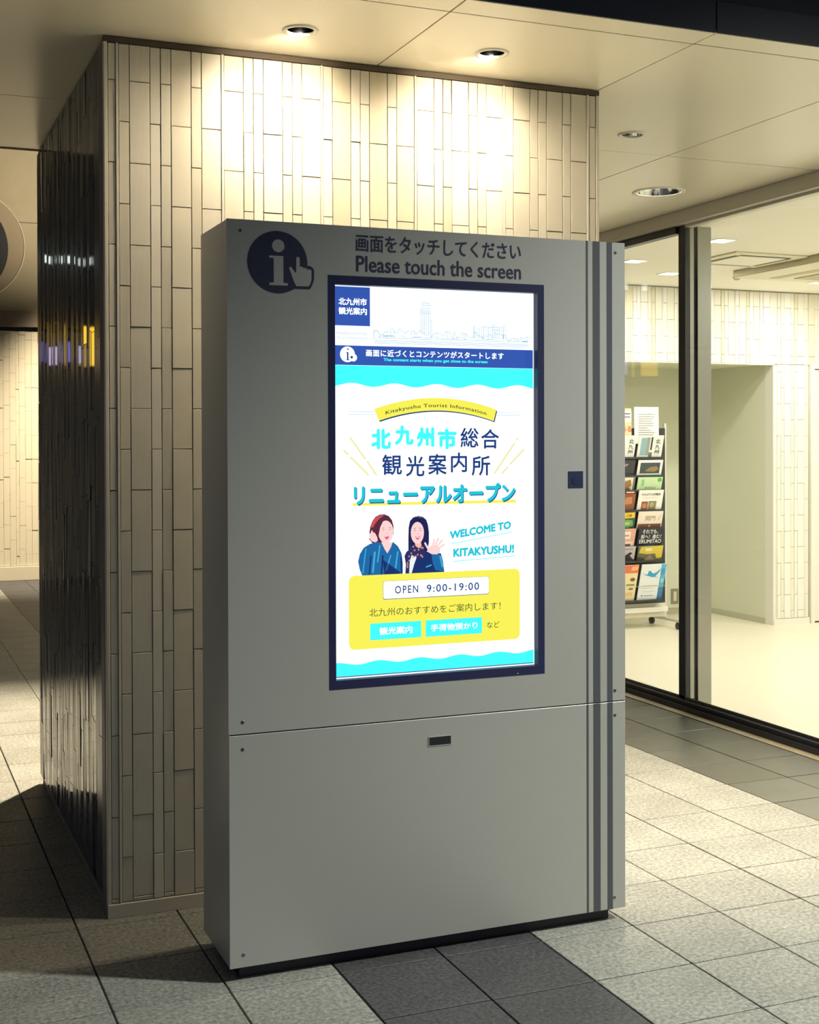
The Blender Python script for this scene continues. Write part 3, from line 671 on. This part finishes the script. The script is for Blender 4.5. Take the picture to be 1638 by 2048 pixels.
# display: black bezel flush with the front, picture set 25 mm back
DEP = .025
def T(p):   # points measured on the front plane -> the display plane 25 mm deeper
    k = (3.6034+DEP)/3.6034
    return (CAM.x+(p[0]-CAM.x)*k, CAM.z+(p[1]-CAM.z)*k)
SX0, SZ0 = T((.3150, .8395)); SX1, SZ1 = T((.9610, 1.9730))
bm = bmesh.new(); framebox(bm, BX0, BX1, BZ0, BZ1, SX0-.004, SX1+.004, SZ0-.004, SZ1+.004, -.0008, .0032); obj('bezel', bm, M['black'], kiosk)
bm = bmesh.new(); framebox(bm, SX0-.012, SX1+.012, SZ0-.012, SZ1+.012, SX0-.004, SX1+.004, SZ0-.004, SZ1+.004, .0032, DEP+.004); obj('bezel_reveal', bm, mat('reveal_black', (.02, .024, .07), .5), kiosk)
flat('power_led', [disc(.9078, .8116, .0018, 12)], -.0012, M['led'], kiosk)
WHITE = emit('screen_white', (.93, 1.0, 1.0), 1.25); CYAN = emit('screen_cyan', (.055, .98, 1.0), 1.05); NAVY = emit('screen_navy', srgb(52, 88, 178), 1.0)
DNAVY = emit('screen_ink', srgb(28, 62, 130), 1.0); YEL = emit('screen_yellow', srgb(250, 244, 88), 1.0); CYD = emit('screen_teal', srgb(30, 200, 222), 1.0)
PALE = emit('screen_pale_line', srgb(120, 178, 200), 1.0); SANDY = emit('screen_sand', srgb(240, 238, 170), 1.0); LBLUE = emit('screen_light_blue', srgb(150, 195, 235), 1.0); GREENI = emit('screen_olive_ink', srgb(62, 82, 48), 1.0)
Y0 = DEP
bm = bmesh.new(); box(bm, (SX0-.004, Y0, SZ0-.004), (SX1+.004, Y0+.003, SZ1+.004)); screen = obj('screen', bm, WHITE, kiosk)
def S(name, polys, m, layer=1): return flat(name, polys, Y0-.0005*layer, m, screen, T)
def TX(s, x0, x1, z0, z1, m, layer=4, off=0.0, sp=1.0, skew=(0, 0), arc=None): return text('lettering', s, x0, x1, z0, z1, Y0-.0005*layer, m, screen, off, sp, T, skew, arc)
R4 = lambda x0, z0, x1, z1: [(x0, z0), (x1, z0), (x1, z1), (x0, z1)]
SL, SR = .3140, .9620
S('logo_field', [R4(SL+.002, 1.8610, .4275, 1.9740)], NAVY)
TX('北九州市', .330, .4175, 1.9200, 1.9415, WHITE, off=.035); TX('観光案内', .330, .4175, 1.8928, 1.9140, WHITE, off=.03)
TX('Kitakyushu City', .3245, .4175, 1.8345, 1.8420, PALE); TX('Tourist Information', .3250, .4205, 1.8228, 1.8282, PALE)
S('banner_field', [R4(SL, 1.7468, SR, 1.8035)], NAVY)
S('banner_emblem', [disc(.3572, 1.7776, .0229, 32), disc(.3755, 1.7685, .0112, 20)], WHITE, 2)
S('banner_emblem_letter', [disc(.3582, 1.7925, .0025, 12), R4(.3555, 1.7625, .3600, 1.7835), R4(.3535, 1.7820, .3575, 1.7845), R4(.3535, 1.7605, .3625, 1.7630), disc(.3700, 1.7695, .004, 12)], DNAVY, 3)
TX('画面に近づくとコンテンツがスタートします', .4142, .8615, 1.7727, 1.7935, WHITE, off=.028, sp=1.12)
TX('The content starts when you get close to the screen', .4686, .8072, 1.7575, 1.7690, CYAN, off=.035)
# skyline drawing
sk = [(.4389, 1.8256, .4389, 1.8502), (.4389, 1.8502, .4560, 1.8440)]
r = random.Random(21); x = .4400; zc = 1.840
while x < .945:
    dx = r.uniform(.004, .012)
    zn = 1.834+r.uniform(0, .020)*(1-.5*(x > .87)) + (.006 if .48 < x < .56 else 0)
    sk.append((x, zc, x+dx*.4, zn)); sk.append((x+dx*.4, zn, x+dx, zn))
    if r.random() < .35: sk.append((x+dx, zn, x+dx, 1.829))
    if r.random() < .4: sk.append((x, 1.829+r.uniform(0, .006), x+dx*1.4, 1.829+r.uniform(0, .006)))
    x += dx; zc = zn
for zz in (1.8275, 1.8205, 1.8165, 1.8125): sk.append((.4400, zz, .9457, zz+.0004))
for xx in (.5878, .5945, .6010, .6080, .6140, .6198): sk.append((xx, 1.8430, xx, 1.9120))
for zz in (1.9185, 1.9120, 1.9050): sk.append((.5878, zz, .6198, zz))
sk += [(.5926, 1.9290, .5926, 1.9362), (.5926, 1.9362, .6185, 1.9340), (.6185, 1.9340, .6185, 1.9285), (.5926, 1.9290, .6185, 1.9285), (.5955, 1.9185, .5955, 1.9285), (.6150, 1.9185, .6150, 1.9285), (.5878, 1.8430, .5878, 1.9185), (.6230, 1.835, .6230, 1.885), (.6198, 1.885, .6230, 1.885), (.6050, 1.9355, .6050, 1.942)]
for xx in [.7650+.0075*i for i in range(14)]: sk.append((xx, 1.8345, xx, 1.8680+(.003 if xx > .79 else 0)))
sk += [(.7615, 1.8345, .7615, 1.8712), (.7615, 1.8712, .7680, 1.8700), (.7839, 1.8700, .8560, 1.8700), (.8600, 1.8345, .8600, 1.8740), (.8600, 1.8740, .8699, 1.8740), (.8699, 1.8740, .8699, 1.8345), (.8250, 1.8700, .8250, 1.8760), (.8190, 1.8770, .8370, 1.8770), (.7990, 1.8700, .7990, 1.8780), (.8240, 1.8610, .8560, 1.8610)]
S('skyline_drawing', [seg((a, b), (c, d), .0011) for a, b, c, d in sk], PALE, 2)
S('skyline_boats', [seg((.4700, 1.8345), (.5000, 1.8345), .003), seg((.5650, 1.8330), (.5900, 1.8330), .0025), seg((.9250, 1.8300), (.9440, 1.8300), .0028), seg((.8080, 1.8330), (.8300, 1.8330), .0016)], LBLUE, 3)
# waves
def wave(xa, xb, peaks, z_edge, up_):
    pts = [(xa, z_edge)]
    n = 90
    for i in range(n+1):
        x = xa+(xb-xa)*i/n; pts.append((x, peaks(x)))
    pts.append((xb, z_edge)); return pts
S('wave_top', [wave(SL, SR, lambda x: 1.6897+.0055*math.cos((x-.3700)/.1348*2*math.pi), 1.7460, 1)], CYAN)
S('wave_bottom', [wave(SL, SR, lambda x: .8780+.0043*math.cos((x-.4524)/.1300*2*math.pi), .8420, 0)], CYAN)
S('screen_edge', [R4(SL, .8395, SR, .8420)], DNAVY, 2)
# ribbon
def arcz(x, base, hgt): u = (x-.6381)/.1986; return base+hgt*(1-u*u)
nn = 20
topc = [(.4395+(.8367-.4395)*i/nn, arcz(.4395+(.8367-.4395)*i/nn, 1.6195, .0340)) for i in range(nn+1)]
botc = [(.4539+(.8272-.4539)*i/nn, arcz(.4395+(.8367-.4395)*i/nn, 1.5850, .0310)) for i in range(nn+1)]
S('ribbon_shadow', [[(x+.003, z-.0035) for x, z in topc]+[(x+.003, z-.0035) for x, z in botc[::-1]]], DNAVY, 2)
S('ribbon', [topc+botc[::-1]], YEL, 3)
S('rule_lines', [seg((.3588, 1.6116), (.4417, 1.6116), .0012), seg((.3588, 1.6034), (.4430, 1.6034), .0012), seg((.8380, 1.6116), (.9180, 1.6116), .0012), seg((.8370, 1.6034), (.9180, 1.6034), .0012)], LBLUE, 2)
TX('Kitakyushu Tourist Information', .4745, .8025, 1.5995, 1.6135, GREENI, 5, .014, 1.1, arc=.0235)
# headline
for ch, x0, x1, z0, z1, m_ in (('北', .4292, .4921, 1.5014, 1.5612, CYAN), ('九', .5035, .5637, 1.5135, 1.5716, CYAN), ('州', .5729, .6303, 1.5069, 1.5663, CYAN), ('市', .6410, .7038, 1.5002, 1.5622, CYAN),
                               ('総', .7160, .7765, 1.5053, 1.5648, DNAVY), ('合', .7846, .8450, 1.5016, 1.5606, DNAVY), ('観', .4633, .5262, 1.4253, 1.4859, DNAVY), ('光', .5389, .5982, 1.4206, 1.4816, DNAVY),
                               ('案', .6102, .6704, 1.4247, 1.4869, DNAVY), ('内', .6844, .7375, 1.4310, 1.4906, DNAVY), ('所', .7530, .8149, 1.4199, 1.4800, DNAVY)):
    TX(ch, x0, x1, z0, z1, m_, off=.048 if m_ is CYAN else .016)
for a, b in (((.3638, 1.5367), (.4114, 1.4731)), ((.4170, 1.4669), (.4463, 1.4255)), ((.3433, 1.5001), (.3597, 1.4858)), ((.3648, 1.4796), (.4213, 1.4258)),
    ((.9115, 1.5357), (.9048, 1.5271)), ((.8985, 1.5185), (.8291, 1.4248)), ((.9307, 1.4990), (.8816, 1.4521)), ((.8758, 1.4457), (.8538, 1.4245))): S('ray', [seg(a, b, .0055)], SANDY, 2)
S('underline', [[(.3717, 1.3373), (.9029, 1.3357), (.9029, 1.3443), (.3717, 1.3450)]], YEL, 2)
TX('リニューアルオープン', .3770, .9020, 1.3365, 1.3945, DNAVY, 4, .034); TX('リニューアルオープン', .3745, .8995, 1.3395, 1.3975, CYD, 5, .042)
TX('WELCOME TO', .6800, .8850, 1.2300, 1.2545, CYD, 4, .05, skew=(.0265, 0)); TX('KITAKYUSHU!', .6914, .8953, 1.1760, 1.2020, CYD, 4, .05, skew=(.0065, 0))
S('hand_lines', [seg((.6859, 1.2168), (.8906, 1.2462), .0018), seg((.6917, 1.1634), (.8991, 1.1728), .0018)], CYAN, 2)
# the two women of the poster, a flat print
PE = lambda n, *c: emit(n, srgb(*c), 1.0)
SKIN = PE('poster_skin', 255, 214, 212); SKIN2 = PE('poster_skin_warm', 250, 190, 175); HAIR1 = PE('poster_hair_auburn', 92, 40, 62); HAIR1B = PE('poster_hair_red', 200, 80, 88); HAIR2 = PE('poster_hair_dark', 28, 32, 84); HAIR2B = PE('poster_hair_grey', 120, 115, 140)
JK = PE('poster_jacket', 30, 105, 168); JKL = PE('poster_jacket_light', 60, 175, 215); JKD = PE('poster_jacket_dark', 22, 48, 110); LIP = PE('poster_lips', 235, 80, 130); INK = PE('poster_ink', 60, 40, 70); SC_ = PE('poster_scarf', 205, 150, 130); BLOUSE = PE('poster_blouse', 240, 245, 250); FLO = PE('poster_scarf_dark', 50, 45, 100)
S('poster_hair', [[(.4228, 1.2385), (.4235, 1.2600), (.4262, 1.2760), (.4330, 1.2920), (.4430, 1.3040), (.4560, 1.3100), (.4700, 1.3105), (.4840, 1.3050), (.4940, 1.2930), (.4990, 1.2760), (.4995, 1.2530), (.4930, 1.2400), (.4500, 1.2230), (.4400, 1.2180)]], HAIR1, 2)
S('poster_hair_highlight', [[(.4262, 1.2740), (.4330, 1.2915), (.4450, 1.3035), (.4600, 1.3095), (.4700, 1.3070), (.4560, 1.2990), (.4430, 1.2860), (.4340, 1.2720)]], HAIR1B, 3)
S('poster_jacket', [[(.3876, 1.1740), (.3930, 1.1960), (.4052, 1.2144), (.4250, 1.2250), (.4447, 1.2296), (.4700, 1.2250), (.4979, 1.2279), (.5130, 1.2150), (.5245, 1.1938), (.5280, 1.1650), (.5279, 1.1330), (.4006, 1.1330), (.3930, 1.1500)]], JK, 3)
S('poster_jacket_fold', [seg((.4020, 1.1400), (.4120, 1.2120), .0035), seg((.4330, 1.1400), (.4400, 1.2020), .006), seg((.4480, 1.1700), (.4560, 1.2200), .0045), seg((.5050, 1.1500), (.5120, 1.2000), .005), seg((.4750, 1.1450), (.4900, 1.1900), .004)], JKL, 4)
S('poster_jacket_shade', [seg((.4220, 1.1350), (.4280, 1.1900), .004), seg((.4600, 1.1350), (.4650, 1.1900), .005), seg((.5240, 1.1350), (.5230, 1.1850), .005), [(.4640, 1.1780), (.5200, 1.1380), (.5180, 1.1340), (.4700, 1.1340)]], JKD, 4)
S('poster_neck', [[(.4600, 1.2290), (.4960, 1.2280), (.4900, 1.2130), (.4790, 1.1950), (.4700, 1.2080)]], SKIN, 5)
S('poster_face', [disc(.4740, 1.2590, .0238, 28, .0330)], SKIN, 6)
S('poster_hair_front', [[(.4498, 1.2800), (.4560, 1.2990), (.4740, 1.2990), (.4650, 1.2900), (.4560, 1.2720), (.4515, 1.2500), (.4470, 1.2450)]], HAIR1, 7)
S('poster_brow', [seg((.4620, 1.2695), (.4690, 1.2712), .0010), seg((.4830, 1.2718), (.4910, 1.2700), .0010), seg((.4630, 1.2645), (.4690, 1.2650), .0011), seg((.4835, 1.2655), (.4900, 1.2650), .0011), seg((.4770, 1.2560), (.4800, 1.2545), .0009)], INK, 8)
S('poster_mouth', [[(.4690, 1.2450), (.4760, 1.2440), (.4850, 1.2465), (.4800, 1.2375), (.4740, 1.2370)]], LIP, 8)
S('poster_hand', [[(.4225, 1.2420), (.4215, 1.2530), (.4260, 1.2570), (.4300, 1.2660), (.4335, 1.2590), (.4400, 1.2560), (.4470, 1.2430), (.4480, 1.2330), (.4400, 1.2290), (.4290, 1.2330)]], SKIN, 8)
S('poster_finger_line', [seg((.4260, 1.2570), (.4300, 1.2460), .0008), seg((.4300, 1.2640), (.4350, 1.2500), .0008), seg((.4360, 1.2580), (.4400, 1.2460), .0008)], SKIN2, 9)
S('poster_hair', [[(.5462, 1.2400), (.5475, 1.2700), (.5517, 1.2886), (.5620, 1.2990), (.5788, 1.3033), (.5930, 1.3000), (.6037, 1.2914), (.6095, 1.2760), (.6127, 1.2535), (.6126, 1.2242), (.6080, 1.2000), (.5920, 1.1800), (.5500, 1.1800), (.5462, 1.2000)]], HAIR2, 2)
S('poster_hair_highlight', [[(.5720, 1.3020), (.5850, 1.3020), (.5990, 1.2940), (.5960, 1.2880), (.5860, 1.2930), (.5740, 1.2960)]], HAIR2B, 3)
S('poster_jacket', [[(.5334, 1.1852), (.5400, 1.1980), (.5515, 1.2053), (.5760, 1.2000), (.6057, 1.1960), (.6300, 1.1930), (.6513, 1.1893), (.6580, 1.1650), (.6620, 1.1330), (.5360, 1.1330), (.5380, 1.1600)]], JKD, 3)
S('poster_sleeve', [[(.6200, 1.1900), (.6500, 1.1880), (.6600, 1.1500), (.6590, 1.1350), (.6330, 1.1400), (.6240, 1.1600)]], JK, 4)
S('poster_sleeve_light', [seg((.6480, 1.1820), (.6560, 1.1480), .006)], JKL, 5)
S('poster_sleeve_light', [seg((.6020, 1.1500), (.6200, 1.1560), .004)], JKL, 5)
S('poster_scarf', [[(.5500, 1.2120), (.5700, 1.2220), (.5960, 1.2150), (.6000, 1.1900), (.5900, 1.1750), (.5700, 1.1800), (.5500, 1.1850)], [(.5350, 1.1880), (.5480, 1.1980), (.5500, 1.1500), (.5400, 1.1400)]], FLO, 4)
fl = random.Random(4)
S('poster_scarf_flower', [disc(fl.uniform(.5520, .5960), fl.uniform(1.1780, 1.2150), .0028, 8) for _ in range(14)]+[disc(fl.uniform(.5370, .5490), fl.uniform(1.1480, 1.1900), .0024, 8) for _ in range(7)], SC_, 5)
S('poster_blouse', [[(.5560, 1.1880), (.5720, 1.1800), (.5640, 1.1600), (.5560, 1.1340), (.5480, 1.1340), (.5500, 1.1700)]], BLOUSE, 5)
S('poster_neck', [[(.5660, 1.2260), (.5860, 1.2260), (.5880, 1.2130), (.5780, 1.2070), (.5680, 1.2150)]], SKIN2, 5)
S('poster_face', [disc(.5745, 1.2530, .0212, 28, .0325)], SKIN, 6)
S('poster_hair_front', [[(.5530, 1.2500), (.5535, 1.2750), (.5620, 1.2880), (.5745, 1.2950), (.5880, 1.2860), (.5950, 1.2700), (.5965, 1.2400), (.6010, 1.2700), (.5960, 1.2960), (.5750, 1.3000), (.5560, 1.2930), (.5510, 1.2700)]], HAIR2, 7)
S('poster_brow', [seg((.5620, 1.2655), (.5695, 1.2672), .0011), seg((.5800, 1.2672), (.5880, 1.2655), .0011), seg((.5625, 1.2600), (.5690, 1.2605), .0013), seg((.5805, 1.2605), (.5870, 1.2600), .0013), seg((.5740, 1.2505), (.5775, 1.2500), .0009)], INK, 8)
S('poster_mouth', [[(.5670, 1.2430), (.5750, 1.2405), (.5840, 1.2440), (.5800, 1.2350), (.5745, 1.2325), (.5700, 1.2355)]], LIP, 8)
S('poster_teeth', [[(.5695, 1.2412), (.5750, 1.2395), (.5820, 1.2415), (.5790, 1.2380), (.5720, 1.2378)]], BLOUSE, 9)
# waving hand: palm, thumb and four fingers
palm = [(.6060, 1.1960), (.6080, 1.2090), (.6160, 1.2120), (.6380, 1.2150), (.6480, 1.2060), (.6470, 1.1940), (.6380, 1.1870), (.6200, 1.1880)]
fing = [((.6110, 1.2000), (.5985, 1.2215), .0058), ((.6200, 1.2080), (.6290, 1.2310), .0054), ((.6290, 1.2110), (.6420, 1.2345), .0054), ((.6370, 1.2110), (.6545, 1.2290), .0052), ((.6430, 1.2050), (.6600, 1.2160), .0050)]
S('poster_waving_hand', [palm]+[seg(a, b, w_) for a, b, w_ in fing]+[disc(b[0], b[1], w_/2, 12) for a, b, w_ in fing], SKIN, 9)
S('poster_finger_line', [seg((a[0]+.3*(b[0]-a[0])+.0028, a[1]+.3*(b[1]-a[1])), (b[0]+.0026, b[1]-.002), .0007) for a, b, w_ in fing[1:]], SKIN2, 10)
# opening hours
S('notice_field', [rrect(.3582, .9178, .9142, 1.1335, .018)], YEL, 5)
S('hours_outline', [rrect(.4645, 1.0598, .8094, 1.1142, .006)], DNAVY, 6); S('hours_field', [rrect(.4653, 1.0615, .8086, 1.1136, .006)], WHITE, 7)
TX('OPEN', .5019, .5760, 1.0755, 1.0985, DNAVY, 9, .011, 1.25); TX('9:00-19:00', .6035, .7754, 1.0750, 1.0978, DNAVY, 9, .011, 1.2)
TX('北九州のおすすめをご案内します！', .4212, .8480, 1.0115, 1.0355, GREENI, 7, .0)
S('button', [rrect(.4240, .9425, .5860, .9912, .003)], CYAN, 6); S('button', [rrect(.6003, .9425, .7855, .9912, .003)], CYAN, 6)
TX('観光案内', .4527, .5575, .9560, .9790, WHITE, 8, .028); TX('手荷物預かり', .6164, .7703, .9570, .9785, WHITE, 8, .028); TX('など', .8019, .8445, .9570, .9755, GREENI, 7, .004)
